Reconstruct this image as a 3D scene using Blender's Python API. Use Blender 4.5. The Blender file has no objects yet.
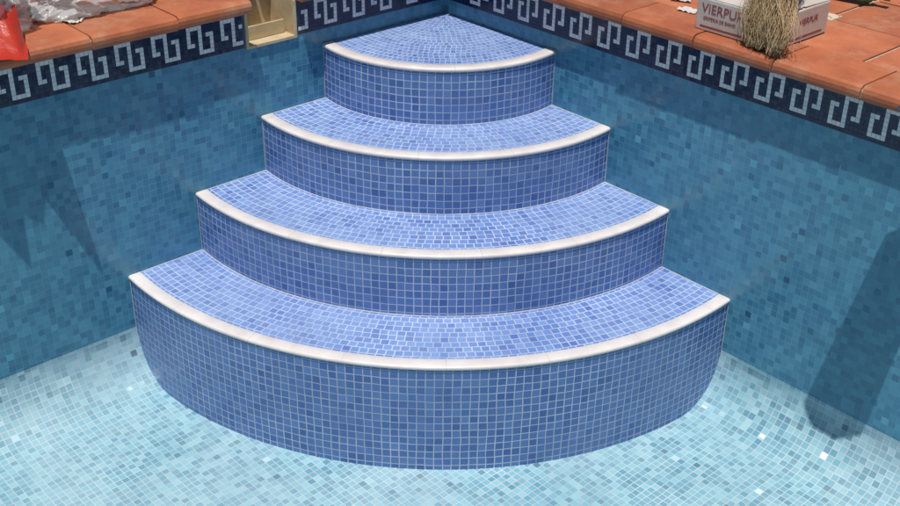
import bpy, bmesh, math, random
import numpy as np
from mathutils import Vector, Matrix, noise
random.seed(7); np.random.seed(7)
S=bpy.context.scene
S.view_settings.view_transform='Standard'
try: S.view_settings.look='None'
except Exception: pass
S.view_settings.exposure=0

# ---------------------------------------------------------------- helpers
def srgb(r,g,b):
    f=lambda c:(c/255/12.92) if c/255<=.04045 else ((c/255+.055)/1.055)**2.4
    return (f(r),f(g),f(b),1)
class NT:
    def __init__(s,name):
        s.m=bpy.data.materials.new(name); s.m.use_nodes=True
        s.t=s.m.node_tree; s.b=s.t.nodes['Principled BSDF']
    def n(s,typ,**k):
        x=s.t.nodes.new(typ)
        for a,v in k.items(): setattr(x,a,v)
        return x
    def l(s,a,b): s.t.links.new(a,b)
    def math(s,op,a,b=None,c=None,clamp=False):
        x=s.n('ShaderNodeMath',operation=op,use_clamp=clamp)
        for i,v in enumerate((a,b,c)):
            if v is None: continue
            if isinstance(v,(int,float)): x.inputs[i].default_value=v
            else: s.l(v,x.inputs[i])
        return x.outputs[0]
    def vmath(s,op,a,b=None,scale=None):
        x=s.n('ShaderNodeVectorMath',operation=op)
        for i,v in enumerate((a,b)):
            if v is None: continue
            if isinstance(v,tuple): x.inputs[i].default_value=v
            else: s.l(v,x.inputs[i])
        if scale is not None:
            if isinstance(scale,(int,float)): x.inputs['Scale'].default_value=scale
            else: s.l(scale,x.inputs['Scale'])
        return x.outputs[0]
    def mix(s,f,a,b,bt='MIX'):
        x=s.n('ShaderNodeMix',data_type='RGBA',blend_type=bt)
        if isinstance(f,(int,float)): x.inputs[0].default_value=f
        else: s.l(f,x.inputs[0])
        for i,v in ((6,a),(7,b)):
            if isinstance(v,tuple): x.inputs[i].default_value=v
            else: s.l(v,x.inputs[i])
        return x.outputs[2]
    def ramp(s,f,stops,interp='LINEAR'):
        x=s.n('ShaderNodeValToRGB'); x.color_ramp.interpolation=interp
        e=x.color_ramp.elements
        while len(e)<len(stops): e.new(.5)
        for i,(p,c) in enumerate(stops): e[i].position=p; e[i].color=c
        s.l(f,x.inputs[0]); return x.outputs[0]
    def noise(s,scale,detail=3,vec=None,rough=.55):
        x=s.n('ShaderNodeTexNoise'); x.inputs['Scale'].default_value=scale
        x.inputs['Detail'].default_value=detail; x.inputs['Roughness'].default_value=rough
        if vec is None: vec=s.n('ShaderNodeTexCoord').outputs['Object']
        s.l(vec,x.inputs['Vector']); return x.outputs['Fac']

def mosaic(name,stops,grout,gw=.05,tilt=.05,rough=.22,haze=None,haze_amt=.3,hscale=3.0,groutamt=1.0,jit=.02,plain=False,glint=4.0):
    N=NT(name)
    uv=N.n('ShaderNodeTexCoord').outputs['UV']
    geo=N.n('ShaderNodeNewGeometry')
    if plain:
        wn=N.n('ShaderNodeTexWhiteNoise',noise_dimensions='2D'); N.l(N.vmath('FLOOR',uv),wn.inputs['Vector'])
        N.l(N.ramp(wn.outputs['Value'],stops),N.b.inputs['Base Color']); N.b.inputs['Roughness'].default_value=rough
        tl=N.vmath('SCALE',N.vmath('SUBTRACT',wn.outputs['Color'],(.5,.5,.5)),scale=tilt)
        N.l(N.vmath('NORMALIZE',N.vmath('ADD',geo.outputs['Normal'],tl)),N.b.inputs['Normal'])
        return N.m
    obj=N.n('ShaderNodeTexCoord').outputs['Object']
    # hand-laid sheets: the joints wander very slightly
    nz=N.n('ShaderNodeTexNoise'); nz.inputs['Scale'].default_value=.35; nz.inputs['Detail'].default_value=1; N.l(uv,nz.inputs['Vector'])
    off=N.vmath('SCALE',N.vmath('SUBTRACT',nz.outputs['Color'],(.5,.5,.5)),scale=jit*10)
    uv2=N.vmath('ADD',uv,off)
    cell=N.vmath('FLOOR',uv2); fr=N.vmath('FRACTION',uv2)
    wn=N.n('ShaderNodeTexWhiteNoise',noise_dimensions='2D'); N.l(cell,wn.inputs['Vector'])
    wn2=N.n('ShaderNodeTexWhiteNoise',noise_dimensions='2D'); N.l(N.vmath('ADD',cell,(71.0,13.0,0)),wn2.inputs['Vector'])
    sep=N.n('ShaderNodeSeparateXYZ'); N.l(fr,sep.inputs[0])
    dx=N.math('ABSOLUTE',N.math('SUBTRACT',sep.outputs[0],.5)); dy=N.math('ABSOLUTE',N.math('SUBTRACT',sep.outputs[1],.5))
    mx=N.math('MAXIMUM',dx,dy)
    # joint width varies a little from tile to tile
    mx=N.math('ADD',mx,N.math('MULTIPLY',N.math('SUBTRACT',wn2.outputs['Value'],.5),.03))
    mr=N.n('ShaderNodeMapRange',interpolation_type='SMOOTHSTEP'); N.l(mx,mr.inputs[0])
    mr.inputs[1].default_value=.5-gw-.03; mr.inputs[2].default_value=.5-gw+.015
    g=mr.outputs[0]
    col=N.ramp(wn.outputs['Value'],stops)
    big=N.noise(hscale,3,obj,.65)
    gcol=N.mix(N.ramp(big,[(.35,(0,0,0,1)),(.65,(1,1,1,1))]),grout,tuple(c*.7 for c in grout[:3])+(1,))
    if groutamt<1: gcol=N.mix(groutamt,col,gcol)
    out=N.mix(g,col,gcol)
    if haze:
        hz=N.ramp(N.noise(hscale*.8,4,N.vmath('ADD',obj,(3.1,1.7,.4)),.65),[(.40,(0,0,0,1)),(.70,(1,1,1,1))])
        out=N.mix(N.math('MULTIPLY',hz,haze_amt),out,haze)
    N.l(out,N.b.inputs['Base Color'])
    r=N.math('ADD',rough-.1,N.math('MULTIPLY',wn2.outputs['Value'],.2))
    N.l(N.math('ADD',N.math('MULTIPLY',g,.45),r),N.b.inputs['Roughness'])
    # most tiles lie nearly flat, a few are clearly tipped and catch the light
    k=N.math('MULTIPLY',N.math('ADD',.5,N.math('MULTIPLY',N.math('POWER',wn2.outputs['Value'],10.0),glint)),tilt)
    tl=N.vmath('SCALE',N.vmath('SUBTRACT',wn.outputs['Color'],(.5,.5,.5)),scale=k)
    N.l(N.vmath('NORMALIZE',N.vmath('ADD',geo.outputs['Normal'],tl)),N.b.inputs['Normal'])
    return N.m

def rough_mat(name,c1,c2,scale=8,rough=.8,bump=.3,cellvar=0,bs=None,dist=.003,dust=None):
    N=NT(name); obj=N.n('ShaderNodeTexCoord').outputs['Object']
    f=N.ramp(N.noise(scale,5,obj,.65),[(.3,(0,0,0,1)),(.7,(1,1,1,1))])
    col=N.mix(f,c1,c2)
    if cellvar:
        uv=N.n('ShaderNodeTexCoord').outputs['UV']
        wn=N.n('ShaderNodeTexWhiteNoise',noise_dimensions='2D'); N.l(N.vmath('FLOOR',uv),wn.inputs['Vector'])
        k=N.math('ADD',1-cellvar/2,N.math('MULTIPLY',wn.outputs['Value'],cellvar))
        cc=N.n('ShaderNodeCombineXYZ')
        for i in range(3): N.l(k,cc.inputs[i])
        col=N.mix(1.0,col,cc.outputs[0],'MULTIPLY')
    if dust:
        df=N.ramp(N.noise(5,5,N.vmath('ADD',obj,(5.0,2.0,0)),.75),[(.50,(0,0,0,1)),(.72,(.6,.6,.6,1))])
        col=N.mix(df,col,dust)
    N.l(col,N.b.inputs['Base Color']); N.b.inputs['Roughness'].default_value=rough
    b=N.n('ShaderNodeBump'); b.inputs['Strength'].default_value=bump; b.inputs['Distance'].default_value=dist
    N.l(N.noise(bs or scale*6,4,obj,.7),b.inputs['Height']); N.l(b.outputs[0],N.b.inputs['Normal'])
    return N.m

def empty(name):
    e=bpy.data.objects.new(name,None); S.collection.objects.link(e); return e
class MB:
    def __init__(s): s.v=[];s.f=[];s.uv=[];s.m=[]
    def q(s,pts,uvs=None,mi=0):
        i=len(s.v); s.v+= [tuple(p) for p in pts]; s.f.append(tuple(range(i,i+len(pts))))
        s.uv.append(uvs or [(0,0)]*len(pts)); s.m.append(mi)
    def obj(s,name,mats,parent=None,smooth=False,merge=False):
        me=bpy.data.meshes.new(name); me.from_pydata(s.v,[],s.f)
        l=me.uv_layers.new(name='UVMap'); l.data.foreach_set('uv',[c for f in s.uv for p in f for c in p])
        me.polygons.foreach_set('material_index',s.m)
        for m in mats: me.materials.append(m)
        if merge:
            bm=bmesh.new(); bm.from_mesh(me); bmesh.ops.remove_doubles(bm,verts=bm.verts,dist=1e-5)
            bmesh.ops.recalc_face_normals(bm,faces=bm.faces); bm.to_mesh(me); bm.free()
        if smooth: me.polygons.foreach_set('use_smooth',[True]*len(me.polygons))
        o=bpy.data.objects.new(name,me); S.collection.objects.link(o)
        if parent: o.parent=parent
        return o
def box(mb,x0,x1,y0,y1,z0,z1,mi=0,uv=None):
    u=[uv]*4 if uv else None
    for f in ([(x0,y0,z1),(x1,y0,z1),(x1,y1,z1),(x0,y1,z1)],[(x0,y0,z0),(x0,y1,z0),(x1,y1,z0),(x1,y0,z0)],
              [(x0,y0,z0),(x1,y0,z0),(x1,y0,z1),(x0,y0,z1)],[(x1,y1,z0),(x0,y1,z0),(x0,y1,z1),(x1,y1,z1)],
              [(x1,y0,z0),(x1,y1,z0),(x1,y1,z1),(x1,y0,z1)],[(x0,y1,z0),(x0,y0,z0),(x0,y0,z1),(x0,y1,z1)]):
        mb.q(f,u,mi)

# ---------------------------------------------------------------- materials
T=.0285; TW=.0235
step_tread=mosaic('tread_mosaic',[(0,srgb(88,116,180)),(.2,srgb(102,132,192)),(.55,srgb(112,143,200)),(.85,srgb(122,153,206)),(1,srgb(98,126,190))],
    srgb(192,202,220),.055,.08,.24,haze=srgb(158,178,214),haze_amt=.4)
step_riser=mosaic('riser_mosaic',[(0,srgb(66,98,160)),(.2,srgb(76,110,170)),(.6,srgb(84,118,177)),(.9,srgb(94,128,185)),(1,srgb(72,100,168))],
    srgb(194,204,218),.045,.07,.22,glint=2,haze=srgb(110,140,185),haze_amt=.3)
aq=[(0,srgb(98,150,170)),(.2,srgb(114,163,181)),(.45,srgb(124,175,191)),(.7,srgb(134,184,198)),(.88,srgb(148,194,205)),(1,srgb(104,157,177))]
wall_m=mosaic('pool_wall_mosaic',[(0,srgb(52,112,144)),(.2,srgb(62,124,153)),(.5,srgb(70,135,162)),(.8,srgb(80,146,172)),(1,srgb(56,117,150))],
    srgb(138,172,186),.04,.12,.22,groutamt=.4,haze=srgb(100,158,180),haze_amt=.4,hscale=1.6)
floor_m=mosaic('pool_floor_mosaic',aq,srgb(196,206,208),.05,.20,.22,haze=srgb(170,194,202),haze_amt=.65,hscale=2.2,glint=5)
navy=mosaic('navy_mosaic',[(0,srgb(24,30,62)),(.6,srgb(32,42,78)),(1,srgb(20,24,52))],None,tilt=.05,rough=.2,plain=True)
ivory=mosaic('ivory_mosaic',[(0,srgb(218,222,224)),(.6,srgb(232,234,232)),(1,srgb(205,212,216))],None,tilt=.05,rough=.25,plain=True)
grout=rough_mat('grout',srgb(195,200,208),srgb(150,160,180),9,.85,.4)
bgrout=rough_mat('band_grout',srgb(95,105,130),srgb(80,88,112),20,.85,.4)
terra=rough_mat('terracotta',srgb(182,106,68),srgb(150,80,50),7,.6,.4,.30,dust=srgb(184,142,112))
terra2=rough_mat('terracotta_floor',srgb(186,110,74),srgb(156,86,56),6,.65,.4,.3,dust=srgb(188,150,122))
joint=rough_mat('deck_joint',srgb(196,170,148),srgb(172,142,118),25,.9,.5)

def ceramic():
    N=NT('cream_ceramic'); uv=N.n('ShaderNodeTexCoord').outputs['UV']
    sep=N.n('ShaderNodeSeparateXYZ'); N.l(uv,sep.inputs[0])
    fr=N.math('ABSOLUTE',N.math('SUBTRACT',N.math('FRACT',sep.outputs[0]),.5))
    g=N.math('GREATER_THAN',fr,.495)
    base=N.mix(N.ramp(N.noise(14,4),[(.3,(0,0,0,1)),(.75,(1,1,1,1))]),srgb(226,221,217),srgb(208,200,198))
    N.l(N.mix(g,base,srgb(205,196,192)),N.b.inputs['Base Color']); N.b.inputs['Roughness'].default_value=.28
    return N.m
cream=ceramic()

# ---------------------------------------------------------------- pool geometry
W,L=3.6,7.0            # pool inner size, corner at the origin; x>0, y<0
ZF=-1.07; RC=.20; ZB=.058; CELL=.01455; ZT=ZB+9*CELL
pool=empty('swimming_pool')
SK0,SK1,SKZ=-.935,-.725,.058   # skimmer slot
walls=[('pool_wall_a',Vector((0,0,0)),Vector((0,-1,0)),Vector((1,0,0)),L),
       ('pool_wall_b',Vector((0,0,0)),Vector((1,0,0)),Vector((0,-1,0)),W),
       ('pool_wall_c',Vector((W,0,0)),Vector((0,-1,0)),Vector((-1,0,0)),L),
       ('pool_wall_d',Vector((0,-L,0)),Vector((1,0,0)),Vector((0,1,0)),W)]
def make_key():
    P=9; g=[['.']*P for _ in range(7)]
    def put(r,c): g[r][c%P]='#'
    for r in range(7): put(r,4)          # spine
    for c in range(4,8): put(0,c)        # top arm to the right
    for r in range(0,5): put(r,7)
    put(4,6)
    for c in range(1,5): put(6,c)        # bottom arm to the left
    for r in range(2,7): put(r,1)
    put(2,2)
    return [''.join(x) for x in g],P
KEY,KP=make_key()
for name,o,al,inn,ln in walls:
    mb=MB(); prof=[(0,ZB,0.0)]
    vlen=ZB-(ZF+RC); prof.append((0,ZF+RC,vlen))
    for i in range(1,17):
        a=i/16*math.pi/2; prof.append((RC-RC*math.cos(a),ZF+RC-RC*math.sin(a),vlen+RC*a))
    for (d0,z0,v0),(d1,z1,v1) in zip(prof,prof[1:]):
        P=lambda s,d,z:o+al*s+inn*d+Vector((0,0,z))
        pts=[P(0,d0,z0),P(0,d1,z1),P(ln,d1,z1),P(ln,d0,z0)]
        uv=[(0,v0/TW),(0,v1/TW),(ln/TW,v1/TW),(ln/TW,v0/TW)]
        nrm=(pts[1]-pts[0]).cross(pts[2]-pts[1])
        if nrm.dot(inn+Vector((0,0,.5)))<0: pts.reverse(); uv.reverse()
        mb.q(pts,uv,0 if z0>ZF+RC+.001 else 1)
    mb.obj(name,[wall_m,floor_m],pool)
    mb=MB(); nx=int(ln/CELL)
    def strip(s0,s1):
        mb.q([o+al*s0+Vector((0,0,ZB)),o+al*s1+Vector((0,0,ZB)),o+al*s1+Vector((0,0,ZT)),o+al*s0+Vector((0,0,ZT))],None,2)
    isA=name.endswith('_a')
    if isA: strip(0,-SK1); strip(-SK0,ln)
    else: strip(0,ln)
    for i in range(nx):
        s=i*CELL
        if isA and -SK1-CELL<s<-SK0: continue
        for j in range(9):
            z=ZB+j*CELL; k=8-j   # k row from top
            w=0
            if 1<=k<=7: w=1 if KEY[k-1][i%KP]=='#' else 0
            g=.0004; h=.0015+random.random()*.0004
            P=lambda a,b:o+al*a+inn*h+Vector((0,0,b))
            pts=[P(s+g,z+g),P(s+CELL-g,z+g),P(s+CELL-g,z+CELL-g),P(s+g,z+CELL-g)]
            if (pts[1]-pts[0]).cross(pts[2]-pts[1]).dot(inn)<0: pts.reverse()
            mb.q(pts,[(i+.5,j+.5)]*4,w)
    mb.obj('greek_key_border_'+name[-1],[navy,ivory,bgrout],pool)
mb=MB()
mb.q([(RC,-L+RC,ZF),(W-RC,-L+RC,ZF),(W-RC,-RC,ZF),(RC,-RC,ZF)],[(RC/TW,(-L+RC)/TW),((W-RC)/TW,(-L+RC)/TW),((W-RC)/TW,-RC/TW),(RC/TW,-RC/TW)])
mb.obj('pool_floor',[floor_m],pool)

# ---------------------------------------------------------------- steps
D=-.1038; R=[.5104,.7919,1.0863,1.3809]; Z=[0,-.2123,-.4285,-.66]
steps=empty('pool_steps')
CX,CY=-D,D
def rng(r):
    q=math.sqrt(r*r-D*D); return math.atan2(-q,D),math.atan2(-D,q)
def P(r,t,z):
    a0,a1=rng(r); a=a0+(a1-a0)*t
    x=CX+r*math.cos(a); y=CY+r*math.sin(a)
    return (x,y,z),a
NS=96
NW=.042
for k in range(4):
    r=R[k]; z=Z[k]; zb=Z[k+1] if k<3 else ZF
    mb=MB()
    top=z-.003
    for i in range(NS):
        (p0,a0),(p1,a1)=P(r,i/NS,0),P(r,(i+1)/NS,0)
        u0,u1=a0*r/T+k*37,a1*r/T+k*37; v1=top/T; v0=zb/T
        mb.q([(p0[0],p0[1],zb),(p1[0],p1[1],zb),(p1[0],p1[1],top),(p0[0],p0[1],top)],[(u0,v0-v1-.35),(u1,v0-v1-.35),(u1,-.35),(u0,-.35)])
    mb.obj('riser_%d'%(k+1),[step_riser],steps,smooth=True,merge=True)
    mb=MB()
    if k==0:
        ro=r-NW*.6
        outer=[P(ro,i/NS,0) for i in range(NS+1)]
        mid=outer[NS//2][0]; dist=math.hypot(mid[0],mid[1]); nr=int(dist/T)
        for j in range(nr):
            s0,s1=(nr-j)/nr,(nr-j-1)/nr; off=random.random()
            for i in range(NS):
                q0,a0=outer[i]; q1,a1=outer[i+1]; rm=dist*(s0+s1)/2
                u0=a0*1.12*rm/T+off; u1=a1*1.12*rm/T+off
                mb.q([(q0[0]*s1,q0[1]*s1,z),(q0[0]*s0,q0[1]*s0,z),(q1[0]*s0,q1[1]*s0,z),(q1[0]*s1,q1[1]*s1,z)],
                     [(u0,j+1),(u0,j),(u1,j),(u1,j+1)])
    else:
        r1=r-NW*.6; j=0
        while r1>R[k-1]+1e-4:
            r0=max(r1-T,R[k-1]); off=random.random(); rm=(r0+r1)/2; fr=(r1-r0)/T
            for i in range(NS):
                A,a=P(r0,i/NS,z);B,b=P(r1,i/NS,z);C_,c=P(r1,(i+1)/NS,z);D_,d=P(r0,(i+1)/NS,z)
                mb.q([A,B,C_,D_],[(a*rm/T+off,j+fr),(b*rm/T+off,j),(c*rm/T+off,j),(d*rm/T+off,j+fr)])
            r1=r0; j+=1
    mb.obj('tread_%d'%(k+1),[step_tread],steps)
    # thin bullnose edging
    prof=[(-NW,-.002),(-NW,.0015),(-NW+.002,.0028),(-.004,.003),(.001,.0022),(.004,.000),(.0055,-.004),(.005,-.0085),(.0025,-.0115),(-.001,-.012)]
    mb=MB()
    for i in range(NS):
        for (d0,z0),(d1,z1) in zip(prof,prof[1:]):
            A,a=P(r+d0,i/NS,z+z0);B,b=P(r+d1,i/NS,z+z1);C_,c=P(r+d1,(i+1)/NS,z+z1);D_,d=P(r+d0,(i+1)/NS,z+z0)
            ua=a*r/.33; uc=c*r/.33
            mb.q([A,B,C_,D_],[(ua,d0),(ua,d1),(uc,d1),(uc,d0)])
    mb.obj('edging_%d'%(k+1),[cream],steps,smooth=True,merge=True)
    if k<3:
        mb=MB(); zt=Z[k+1]; w=.003
        for i in range(NS):
            A,_=P(r-.001,i/NS,zt+w);B,_=P(r+w,i/NS,zt+.001);C_,_=P(r+w,(i+1)/NS,zt+.001);D_,_=P(r-.001,(i+1)/NS,zt+w)
            mb.q([A,B,C_,D_])
        for side in (0,1):
            rr0,rr1=r,R[k+1]-NW
            A,_=P(rr0,side,zt);B,_=P(rr1,side,zt)
            A=Vector(A);B=Vector(B); n=Vector((1,0,0)) if side==0 else Vector((0,-1,0))
            mb.q([A+Vector((0,0,w))-n*.001,B+Vector((0,0,w))-n*.001,B+n*w+Vector((0,0,.001)),A+n*w+Vector((0,0,.001))])
        mb.obj('grout_fillet_%d'%(k+1),[grout],steps)
mb=MB()
for k in range(4):
    zb=Z[k+1] if k<3 else ZF+RC*.6
    for side in (0,1):
        A,_=P(R[k],side,0); A=Vector(A); w=.003
        n=Vector((1,0,0)) if side==0 else Vector((0,-1,0)); t=Vector((0,-1,0)) if side==0 else Vector((1,0,0))
        a=A+t*w-n*.001; b=A+n*w+t*.0015
        mb.q([(a.x,a.y,zb),(b.x,b.y,zb),(b.x,b.y,Z[k]-.012),(a.x,a.y,Z[k]-.012)])
mb.obj('grout_joints',[grout],steps)

# ---------------------------------------------------------------- coping + deck + ground
OV=.060; CT=.236; CB=.190; CD=.14
deck=empty('terracotta_deck')
def coping(name,o,al,inn,s0,s1,skip=None):
    mb=MB(); n=max(1,round((s1-s0)/.30)); st=(s1-s0)/n
    prof=[(-CD,CB),(OV-.012,CB),(OV-.003,CB+.006),(OV,CB+.016),(OV,CB+.028),(OV-.005,CB+.039),(OV-.015,CT-.001),(OV-.03,CT),(-CD+.004,CT),(-CD,CT-.004)]
    for i in range(n):
        a=s0+i*st+.003; b=s0+(i+1)*st-.003; parts=[(a,b)]
        if skip: parts=[(x,y) for x,y in ((a,min(b,skip[0])),(max(a,skip[1]),b)) if y-x>.01]
        dz=(random.random()-.5)*.003; dd=(random.random()-.5)*.006
        for a,b in parts:
            Q=lambda s,p:o+al*s+inn*(p[0]+dd)+Vector((0,0,p[1]+dz))
            m=len(prof)
            for j in range(m):
                p,q=prof[j],prof[(j+1)%m]
                mb.q([Q(a,p),Q(a,q),Q(b,q),Q(b,p)],[(i+.5,.5)]*4)
            mb.q([Q(a,p) for p in prof],[(i+.5,.5)]*m); mb.q([Q(b,p) for p in prof][::-1],[(i+.5,.5)]*m)
    mb.obj(name,[terra],deck,merge=True)
    mb=MB(); segs=[(s0,s1)] if not skip else [(s0,skip[0]-.004),(skip[1]+.004,s1)]
    for a,b in segs:   # mortar in the coping joints
        Q=lambda s,d,z:o+al*s+inn*d+Vector((0,0,z))
        d1=OV-.008
        mb.q([Q(a,-CD+.004,CT-.006),Q(b,-CD+.004,CT-.006),Q(b,d1-.02,CT-.006),Q(a,d1-.02,CT-.006)])
        mb.q([Q(a,d1-.02,CT-.006),Q(b,d1-.02,CT-.006),Q(b,d1,CT-.017),Q(a,d1,CT-.017)])
        mb.q([Q(a,d1,CT-.017),Q(b,d1,CT-.017),Q(b,d1,CB+.006),Q(a,d1,CB+.006)])
    mb.obj(name+'_mortar',[joint],deck)
coping('coping_a',walls[0][1],walls[0][2],walls[0][3],0.0,L,(-SK1,-SK0))
coping('coping_b',walls[1][1],walls[1][2],walls[1][3],OV+.006,W)
coping('coping_c',walls[2][1],walls[2][2],walls[2][3],OV+.006,L)
coping('coping_d',walls[3][1],walls[3][2],walls[3][3],OV+.006,W-OV-.006)
TS=.31
dk=MB(); DT=CT-.003
def tile(x0,y0,x1,y1):
    g=.006; z=DT+(random.random()-.5)*.0016; u=[(int(x0*50)+.5,int(y0*50)+.5)]*4
    a,b,c,d=x0+g,y0+g,x1-g,y1-g; e=.003
    dk.q([(a+e,b+e,z),(c-e,b+e,z),(c-e,d-e,z),(a+e,d-e,z)],u)
    zz=z-.003
    dk.q([(a,b,zz),(c,b,zz),(c-e,b+e,z),(a+e,b+e,z)],u); dk.q([(c,b,zz),(c,d,zz),(c-e,d-e,z),(c-e,b+e,z)],u)
    dk.q([(c,d,zz),(a,d,zz),(a+e,d-e,z),(c-e,d-e,z)],u); dk.q([(a,d,zz),(a,b,zz),(a+e,b+e,z),(a+e,d-e,z)],u)
E=2.17
def inpool(x0,y0,x1,y1): return x1>-CD and x0<W+CD and y1>-L-CD and y0<CD
deco=[]
nX=int((W+2*E)/TS)+1; nY=int((L+2*E)/TS)+1
for i in range(nX):
    for j in range(nY+2):
        x0=-CD-TS*7+i*TS; y0=CD+TS*7-(j+1)*TS; x1=x0+TS; y1=y0+TS
        X0,Y0=x0,y0
        if inpool(x0+.01,y0+.01,x1-.01,y1-.01):
            if x0<-CD<x1: x1=-CD
            elif x0<W+CD<x1: x0=W+CD
            elif y0<-L-CD<y1: y1=-L-CD
            else: continue
        tile(x0,y0,x1,y1)
        if (X0>-CD-TS*6.5) and (Y0>CD+.01 or X0<-CD-.01) and (i+j)%2==1: deco.append((X0,Y0))
dk.obj('deck_tiles',[terra2],deck)
def decomat():
    N=NT('decorated_ceramic'); uv=N.n('ShaderNodeTexCoord').outputs['UV']
    v=N.n('ShaderNodeTexVoronoi'); v.inputs['Scale'].default_value=4.5; N.l(uv,v.inputs['Vector'])
    m=N.math('LESS_THAN',v.outputs['Distance'],.33)
    N.l(N.mix(m,srgb(214,198,176),srgb(160,112,80)),N.b.inputs['Base Color']); N.b.inputs['Roughness'].default_value=.35
    return N.m
dm=MB(); s=.034
for (x,y) in deco:
    z=DT+.0045
    dm.q([(x-s,y-s,z),(x+s,y-s,z),(x+s,y+s,z),(x-s,y+s,z)],[(x,y),(x+1,y),(x+1,y+1),(x,y+1)])
    for p,q in (((x-s,y-s),(x+s,y-s)),((x+s,y-s),(x+s,y+s)),((x+s,y+s),(x-s,y+s)),((x-s,y+s),(x-s,y-s))):
        dm.q([(p[0],p[1],z-.006),(q[0],q[1],z-.006),(q[0],q[1],z),(p[0],p[1],z)],[(x,y)]*4)
dm.obj('inset_tiles',[decomat()],deck)
def frame(name,x0,x1,y0,y1,X0,X1,Y0,Y1,z,mat,par=None):
    mb=MB()
    for a,b,c,d in ((X0,x0,Y0,Y1),(x1,X1,Y0,Y1),(x0,x1,Y0,y0),(x0,x1,y1,Y1)):
        mb.q([(a,c,z),(b,c,z),(b,d,z),(a,d,z)])
    return mb.obj(name,[mat],par)
SD=.16
mb=MB()
for a,b,c,d in ((-CD-E,-SD,-L-CD-E,CD+E),(-SD,0,-L-CD-E,SK0),(-SD,0,SK1,CD+E),(W,W+CD+E,-L-CD-E,CD+E),(0,W,-L-CD-E,-L),(0,W,0,CD+E)):
    z=DT-.007
    mb.q([(a,c,z),(b,c,z),(b,d,z),(a,d,z)])
mb.obj('joint_bed',[joint],deck)
gm=rough_mat('earth',srgb(150,128,100),srgb(120,104,80),.8,.95,.6,bs=12,dist=.02)
g=frame('ground',-CD-E+.05,W+CD+E-.05,-L-CD-E+.05,CD+E-.05,-300,300,-300,300,.16,gm)

# ---------------------------------------------------------------- skimmer
sk=empty('pool_skimmer')
pl=rough_mat('skimmer_plastic',srgb(206,188,150),srgb(182,160,120),12,.55,.15)
pl2=rough_mat('skimmer_inner',srgb(206,190,156),srgb(164,142,108),10,.7,.2)
mb=MB(); z0,z1=SKZ,DT
mb.q([(-SD,SK0,z0),(0.0,SK0,z0),(0,SK1,z0),(-SD,SK1,z0)])
mb.q([(-SD,SK0,z0),(-SD,SK1,z0),(-SD,SK1,z1),(-SD,SK0,z1)])
mb.q([(-SD,SK0,z0),(0,SK0,z0),(0,SK0,z1),(-SD,SK0,z1)]); mb.q([(-SD,SK1,z0),(0,SK1,z0),(0,SK1,z1),(-SD,SK1,z1)])
mb.obj('well',[pl2],sk)
mb=MB()
box(mb,.0016,.008,SK0-.002,SK1+.002,z0-.006,z0+.004)
box(mb,.0016,.008,SK0-.002,SK0+.008,z0+.004,CB-.002); box(mb,.0016,.008,SK1-.008,SK1+.002,z0+.004,CB-.002)
box(mb,-.06,-.052,SK0+.012,SK1-.012,z0+.002,z0+.05)
o=mb.obj('frame',[pl],sk); bv=o.modifiers.new('b','BEVEL'); bv.width=.002; bv.segments=2

# ---------------------------------------------------------------- cardboard box
cb=empty('cardboard_box')
card=rough_mat('white_card',srgb(204,194,186),srgb(180,168,158),6,.7,.15)
ink=rough_mat('red_ink',srgb(150,66,68),srgb(130,56,60),20,.6,.05)
bx0,bx1,by0,by1,bz0,bz1=1.20,1.50,.0,.29,CT+.001,CT+.105
mb=MB(); box(mb,bx0,bx1,by0,by1,bz0,bz1)
o=mb.obj('carton',[card],cb,merge=True); bv=o.modifiers.new('b','BEVEL'); bv.width=.004; bv.segments=2
mb=MB(); cy=(by0+by1)/2
mb.q([(bx0+.002,by0+.002,bz1+.002),(bx1-.002,by0+.002,bz1+.002),(bx1-.004,cy-.003,bz1+.009),(bx0+.004,cy-.003,bz1+.006)])
mb.q([(bx0+.002,by1-.002,bz1+.002),(bx0+.004,cy+.003,bz1+.004),(bx1-.004,cy+.003,bz1+.006),(bx1-.002,by1-.002,bz1+.002)])
o=mb.obj('flaps',[card],cb); sm=o.modifiers.new('s','SOLIDIFY'); sm.thickness=.002
def text(body,size,loc,rot,par,mat,name):
    c=bpy.data.curves.new(name,'FONT'); c.body=body; c.size=size; c.extrude=.0004
    o=bpy.data.objects.new(name,c); S.collection.objects.link(o); o.location=loc; o.rotation_euler=rot; c.materials.append(mat); o.parent=par
    return o
text('VIERPUR',.042,(bx0+.02,by0-.001,bz0+.060),(math.pi/2,0,0),cb,ink,'label_text')
text('GRIFERIA DE BANO',.014,(bx0+.03,by0-.001,bz0+.038),(math.pi/2,0,0),cb,ink,'small_text')
text('VIERPUR',.028,(bx1+.001,by0+.12,bz0+.055),(math.pi/2,0,math.pi/2),cb,ink,'side_text')
mb=MB()
mb.q([(bx1+.0008,by0+.03,bz0+.012),(bx1+.0008,by1-.03,bz0+.012),(bx1+.0008,by1-.03,bz0+.018),(bx1+.0008,by0+.03,bz0+.018)])
mb.q([(bx0+.02,by0-.0008,bz0+.012),(bx1-.06,by0-.0008,bz0+.012),(bx1-.06,by0-.0008,bz0+.017),(bx0+.02,by0-.0008,bz0+.017)])
mb.obj('print_stripe',[ink],cb)

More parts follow.
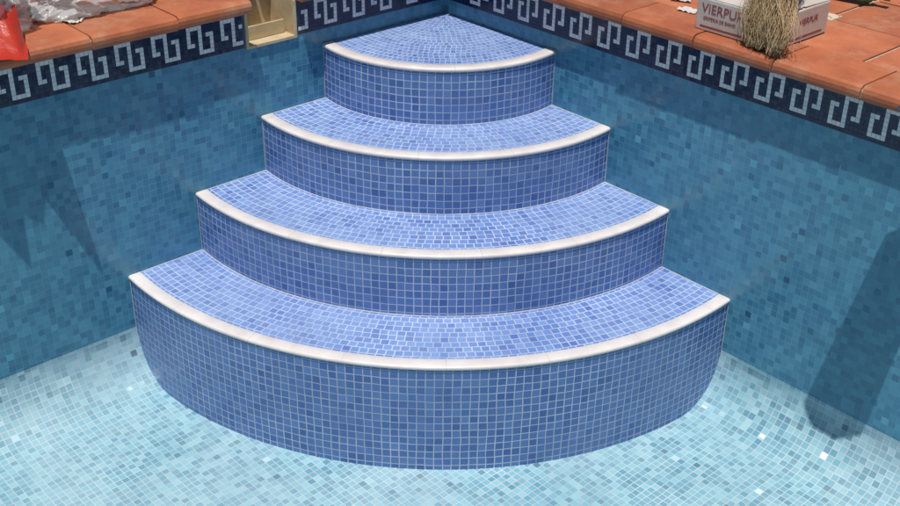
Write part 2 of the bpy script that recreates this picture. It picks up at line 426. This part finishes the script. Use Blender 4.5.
# ---------------------------------------------------------------- hemp fibre bundle draped over the box corner
fib=rough_mat('hemp_fibre',srgb(198,172,132),srgb(152,124,88),30,.85,.1)
mb=MB()
for i in range(2600):
    a=random.random()*2*math.pi; rr=random.random()**.5
    sx=1.41+.085*rr*math.cos(a); sy=.13+.085*rr*math.sin(a); sz=.47+.12*random.random()
    grp=math.floor(random.random()*13)/12*2-1
    ln_=math.sin(grp*7.3)*.5+.5
    ex=1.485+grp*.062+random.gauss(0,.010); ey=-.030-.012*grp+random.gauss(0,.010); ez=CT+.004+abs(random.gauss(0,.014))+.03*ln_
    if random.random()<.14: ex+=random.gauss(0,.035); ez+=random.random()*.07
    mx=sx*.25+ex*.75+.01+random.gauss(0,.012); my=sy*.3+ey*.7-.035; mz=.385+random.gauss(0,.015)
    pts=[]; n=12; ph=grp*5+random.random()*2.2
    for k in range(n):
        t=k/(n-1); q=Vector((sx,sy,sz))*(1-t)**2+Vector((mx,my,mz))*2*t*(1-t)+Vector((ex,ey,ez))*t*t
        q+=Vector((math.sin(ph+t*11),math.cos(ph*1.3+t*9),math.sin(ph+t*8)*.4))*.008
        if q.x<bx1+.006 and q.y>by0-.006 and q.z<bz1+.014: q.z=bz1+.014+random.random()*.006
        pts.append(q)
    w=.0008
    d=Vector((random.gauss(0,1),random.gauss(0,1),random.gauss(0,.4))).normalized()*w
    for p,q in zip(pts,pts[1:]): mb.q([p-d,p+d,q+d,q-d])
mb.obj('hemp_fibre_bundle',[fib])

# ---------------------------------------------------------------- crumpled plastic
def crumple(name,loc,scale,mat,seed,amp=.35,sub=5,flat=True,rot=0):
    bm=bmesh.new(); bmesh.ops.create_icosphere(bm,subdivisions=sub,radius=1)
    off=Vector((seed*3.7,seed*1.3,seed*2.1))
    for v in bm.verts:
        p=v.co.copy(); q=p*1.2+off
        n=noise.noise(q)*.8+(1-abs(noise.noise(q*2.1))*2)*.35+(1-abs(noise.noise(q*4.3))*2)*.2+(1-abs(noise.noise(q*8.3))*2)*.08
        v.co=p*(1+amp*(n-.2)*1.5)
        if v.co.z<-.35: v.co.z=-.35+ (v.co.z+.35)*.1
        v.co=Vector((v.co.x*scale[0],v.co.y*scale[1],(v.co.z+.38)*scale[2]))
    me=bpy.data.meshes.new(name); bm.to_mesh(me); bm.free(); me.materials.append(mat)
    me.polygons.foreach_set('use_smooth',[not flat]*len(me.polygons))
    o=bpy.data.objects.new(name,me); S.collection.objects.link(o); o.location=loc; o.rotation_euler=(0,0,rot); return o
def plastic(name,col,alpha,rough=.18,bump=.5):
    N=NT(name); N.b.inputs['Base Color'].default_value=col; N.b.inputs['Roughness'].default_value=rough
    N.b.inputs['Alpha'].default_value=alpha
    b=N.n('ShaderNodeBump'); b.inputs['Strength'].default_value=bump; b.inputs['Distance'].default_value=.008
    N.l(N.noise(26,3),b.inputs['Height']); N.l(b.outputs[0],N.b.inputs['Normal'])
    return N.m
clear=plastic('clear_plastic',srgb(205,208,212),.42,.12,.8)
white_p=plastic('white_plastic',srgb(206,204,202),.55,.2,.8)
red_p=plastic('red_plastic',srgb(178,50,32),1,.35)
dark_c=rough_mat('dark_content',srgb(90,70,62),srgb(130,95,78),12,.7,.3)
b1=empty('plastic_bag')
crumple('bag_skin',(-.16,-1.80,CT),(.13,.16,.20),clear,2.3,flat=False).parent=b1
crumple('bag_content',(-.16,-1.82,CT),(.09,.11,.13),dark_c,4.1,flat=False).parent=b1
crumple('plastic_bag.001',(-.25,-1.40,CT),(.11,.19,.085),white_p,5.2,amp=.5,flat=False,sub=6)
crumple('plastic_bag.002',(-.50,-1.15,CT),(.12,.22,.06),white_p,7.7,amp=.5,flat=False,sub=6)
def sheet(name,c,nu,nv,mat,seed,amp):
    mb=MB(); g={}
    for i in range(nu+1):
        for j in range(nv+1):
            u,v=i/nu,j/nv
            p=Vector(c[0])*(1-u)*(1-v)+Vector(c[1])*u*(1-v)+Vector(c[2])*u*v+Vector(c[3])*(1-u)*v
            q=Vector((u*4+seed,v*4,seed)); p.z+=amp*(abs(noise.noise(q))+.5*abs(noise.noise(q*2.7))); p.x+=amp*.5*noise.noise(q+Vector((9,0,0)))
            g[i,j]=p
    for i in range(nu):
        for j in range(nv): mb.q([g[i,j],g[i+1,j],g[i+1,j+1],g[i,j+1]],[(i/nu,j/nv),((i+1)/nu,j/nv),((i+1)/nu,(j+1)/nv),(i/nu,(j+1)/nv)])
    return mb.obj(name,[mat],None,merge=True)
# red printed sack; edge over the pool shaped jagged to cast the spiky wall shadow
rs=empty('red_sack')
tips=[(-2.15,.06),(-2.08,.125),(-2.03,.105),(-1.98,.135),(-1.93,.10),(-1.885,.112),(-1.845,.095),(-1.765,.158),(-1.72,.05)]
mb=MB(); nv=12; nu=48; g={}; ys=[t[0] for t in tips]; xs=[t[1] for t in tips]
for i in range(nu+1):
    y=ys[0]+(ys[-1]-ys[0])*i/nu; xe=float(np.interp(y,ys,xs))
    for j in range(nv+1):
        v=j/nv; x=xe*(1-v)+(-.07)*v
        z=CT+.008+.10*max(0,v-.25)**1.1*1.3+.010*noise.noise(Vector((x*14,y*14,2)))+.004*noise.noise(Vector((x*50,y*50,2)))
        g[i,j]=(x,y+.03*v,z)
for i in range(nu):
    for j in range(nv): mb.q([g[i,j],g[i+1,j],g[i+1,j+1],g[i,j+1]],None,0)
mb.obj('fabric',[red_p],rs,merge=True,smooth=True)
for i,(x,y,a) in enumerate([(-.26,-1.12,.3),(-.24,-1.02,-.2),(-.24,-.58,.15)]):
    mb=MB(); box(mb,-.07,.07,-.10,.10,0,.014,uv=(i*3+.5,.5)); 
    o=mb.obj('terracotta_tile' if i==0 else 'terracotta_tile.%03d'%i,[terra],None,merge=True)
    o.location=(x,y,DT+.003+(.016 if i==1 else 0)); o.rotation_euler=(0,0.02,a); bv=o.modifiers.new('b','BEVEL'); bv.width=.002
pap=rough_mat('paper',srgb(205,202,195),srgb(185,180,170),10,.8,.1)
for i,(x,y,a) in enumerate([(.98,.22,.4),(.9,.45,1.2),(1.08,.13,.1),(-.2,-1.25,.8),(-.12,-1.5,.3)]):
    o=sheet('paper_scrap' if i==0 else 'paper_scrap.%03d'%i,[(-.035,-.025,0),(.035,-.022,0),(.03,.028,0),(-.03,.022,0)],8,6,pap,i*2.2,.012)
    o.location=(x,y,DT+.005); o.rotation_euler=(0,0,a)
gb=plastic('green_plastic',srgb(70,125,60),.9)
mb=MB(); pr=[(0,.0),(.03,.0),(.034,.006),(.034,.14),(.03,.16),(.013,.185),(.012,.205),(.015,.205),(.015,.225),(0,.225)]
for i in range(24):
    a0,a1=i/24*2*math.pi,(i+1)/24*2*math.pi
    for (r0,h0),(r1,h1) in zip(pr,pr[1:]):
        mb.q([(r0*math.cos(a0),r0*math.sin(a0),h0),(r0*math.cos(a1),r0*math.sin(a1),h0),(r1*math.cos(a1),r1*math.sin(a1),h1),(r1*math.cos(a0),r1*math.sin(a0),h1)])
o=mb.obj('green_bottle',[gb],None,smooth=True,merge=True); o.location=(1.27,.66,DT+.04); o.rotation_euler=(math.pi/2,0,math.radians(100))
# unseen made-up shovel, added so its blade shadows the right wall
sh=empty('added_shovel')
steel=rough_mat('steel',srgb(130,132,135),srgb(100,98,95),15,.4,.1); steel.node_tree.nodes['Principled BSDF'].inputs['Metallic'].default_value=.9
wood=rough_mat('wood_handle',srgb(170,130,85),srgb(140,100,62),10,.6,.2)
mb=MB(); z=CT+.05; dx=-.06
out=[(2.12,-.11),(2.16,-.10),(2.24,-.11),(2.29,-.14),(2.32,-.27),(2.25,-.305),(2.16,-.30),(2.10,-.27)]
mb.q([(x+dx,y,z) for x,y in out]); o=mb.obj('shadow_blade',[steel],sh); m=o.modifiers.new('s','SOLIDIFY'); m.thickness=.003
mb=MB()
pp=[Vector((2.20+dx,-.17,z+.008)),Vector((2.21+dx,.0,z-.01)),Vector((2.25+dx,1.0,DT+.022))]
for p,q in zip(pp,pp[1:]):
    for i in range(12):
        a0,a1=i/12*2*math.pi,(i+1)/12*2*math.pi; r=.02
        f=lambda c,a:c+Vector((math.cos(a)*r,0,math.sin(a)*r)); mb.q([f(p,a0),f(p,a1),f(q,a1),f(q,a0)])
mb.obj('added_handle',[wood],sh,smooth=True,merge=True)

# ---------------------------------------------------------------- light
EL,AZ=math.radians(74),math.radians(-51)
sd=Vector((math.cos(EL)*math.cos(AZ),math.cos(EL)*math.sin(AZ),math.sin(EL)))
sl=bpy.data.lights.new('sun','SUN'); sl.energy=4.1; sl.angle=math.radians(.5); sl.color=(1,.965,.92)
so=bpy.data.objects.new('sun',sl); S.collection.objects.link(so); so.rotation_euler=sd.to_track_quat('Z','Y').to_euler(); so.location=(0,0,10)
w=bpy.data.worlds.new('World'); S.world=w; w.use_nodes=True
sk_=w.node_tree.nodes.new('ShaderNodeTexSky'); sk_.sky_type='NISHITA'; sk_.sun_disc=False
sk_.sun_elevation=EL; sk_.sun_rotation=math.atan2(sd.x,sd.y)
bg=w.node_tree.nodes['Background']; bg.inputs[1].default_value=.055
w.node_tree.links.new(sk_.outputs[0],bg.inputs[0])

# ---------------------------------------------------------------- camera
cx,cy,cz,yaw,pit,rol,f=[3.2902,-2.9751,1.3711,2.3983,0.509,0.0168,1.1327]
fw=Vector((math.cos(yaw)*math.cos(pit),math.sin(yaw)*math.cos(pit),-math.sin(pit)))
rt=Vector((math.sin(yaw),-math.cos(yaw),0)); up=rt.cross(fw)
c,s=math.cos(rol),math.sin(rol); r2=rt*c+up*s; u2=up*c-rt*s
cam=bpy.data.cameras.new('camera'); co=bpy.data.objects.new('camera',cam); S.collection.objects.link(co)
M=Matrix((r2,u2,-fw)).transposed().to_4x4(); M.translation=(cx,cy,cz); co.matrix_world=M
cam.sensor_width=36; cam.lens=f*1000/900*36; cam.clip_start=.05; cam.clip_end=1000
cam.dof.use_dof=True; cam.dof.focus_distance=3.6; cam.dof.aperture_fstop=8
S.camera=co
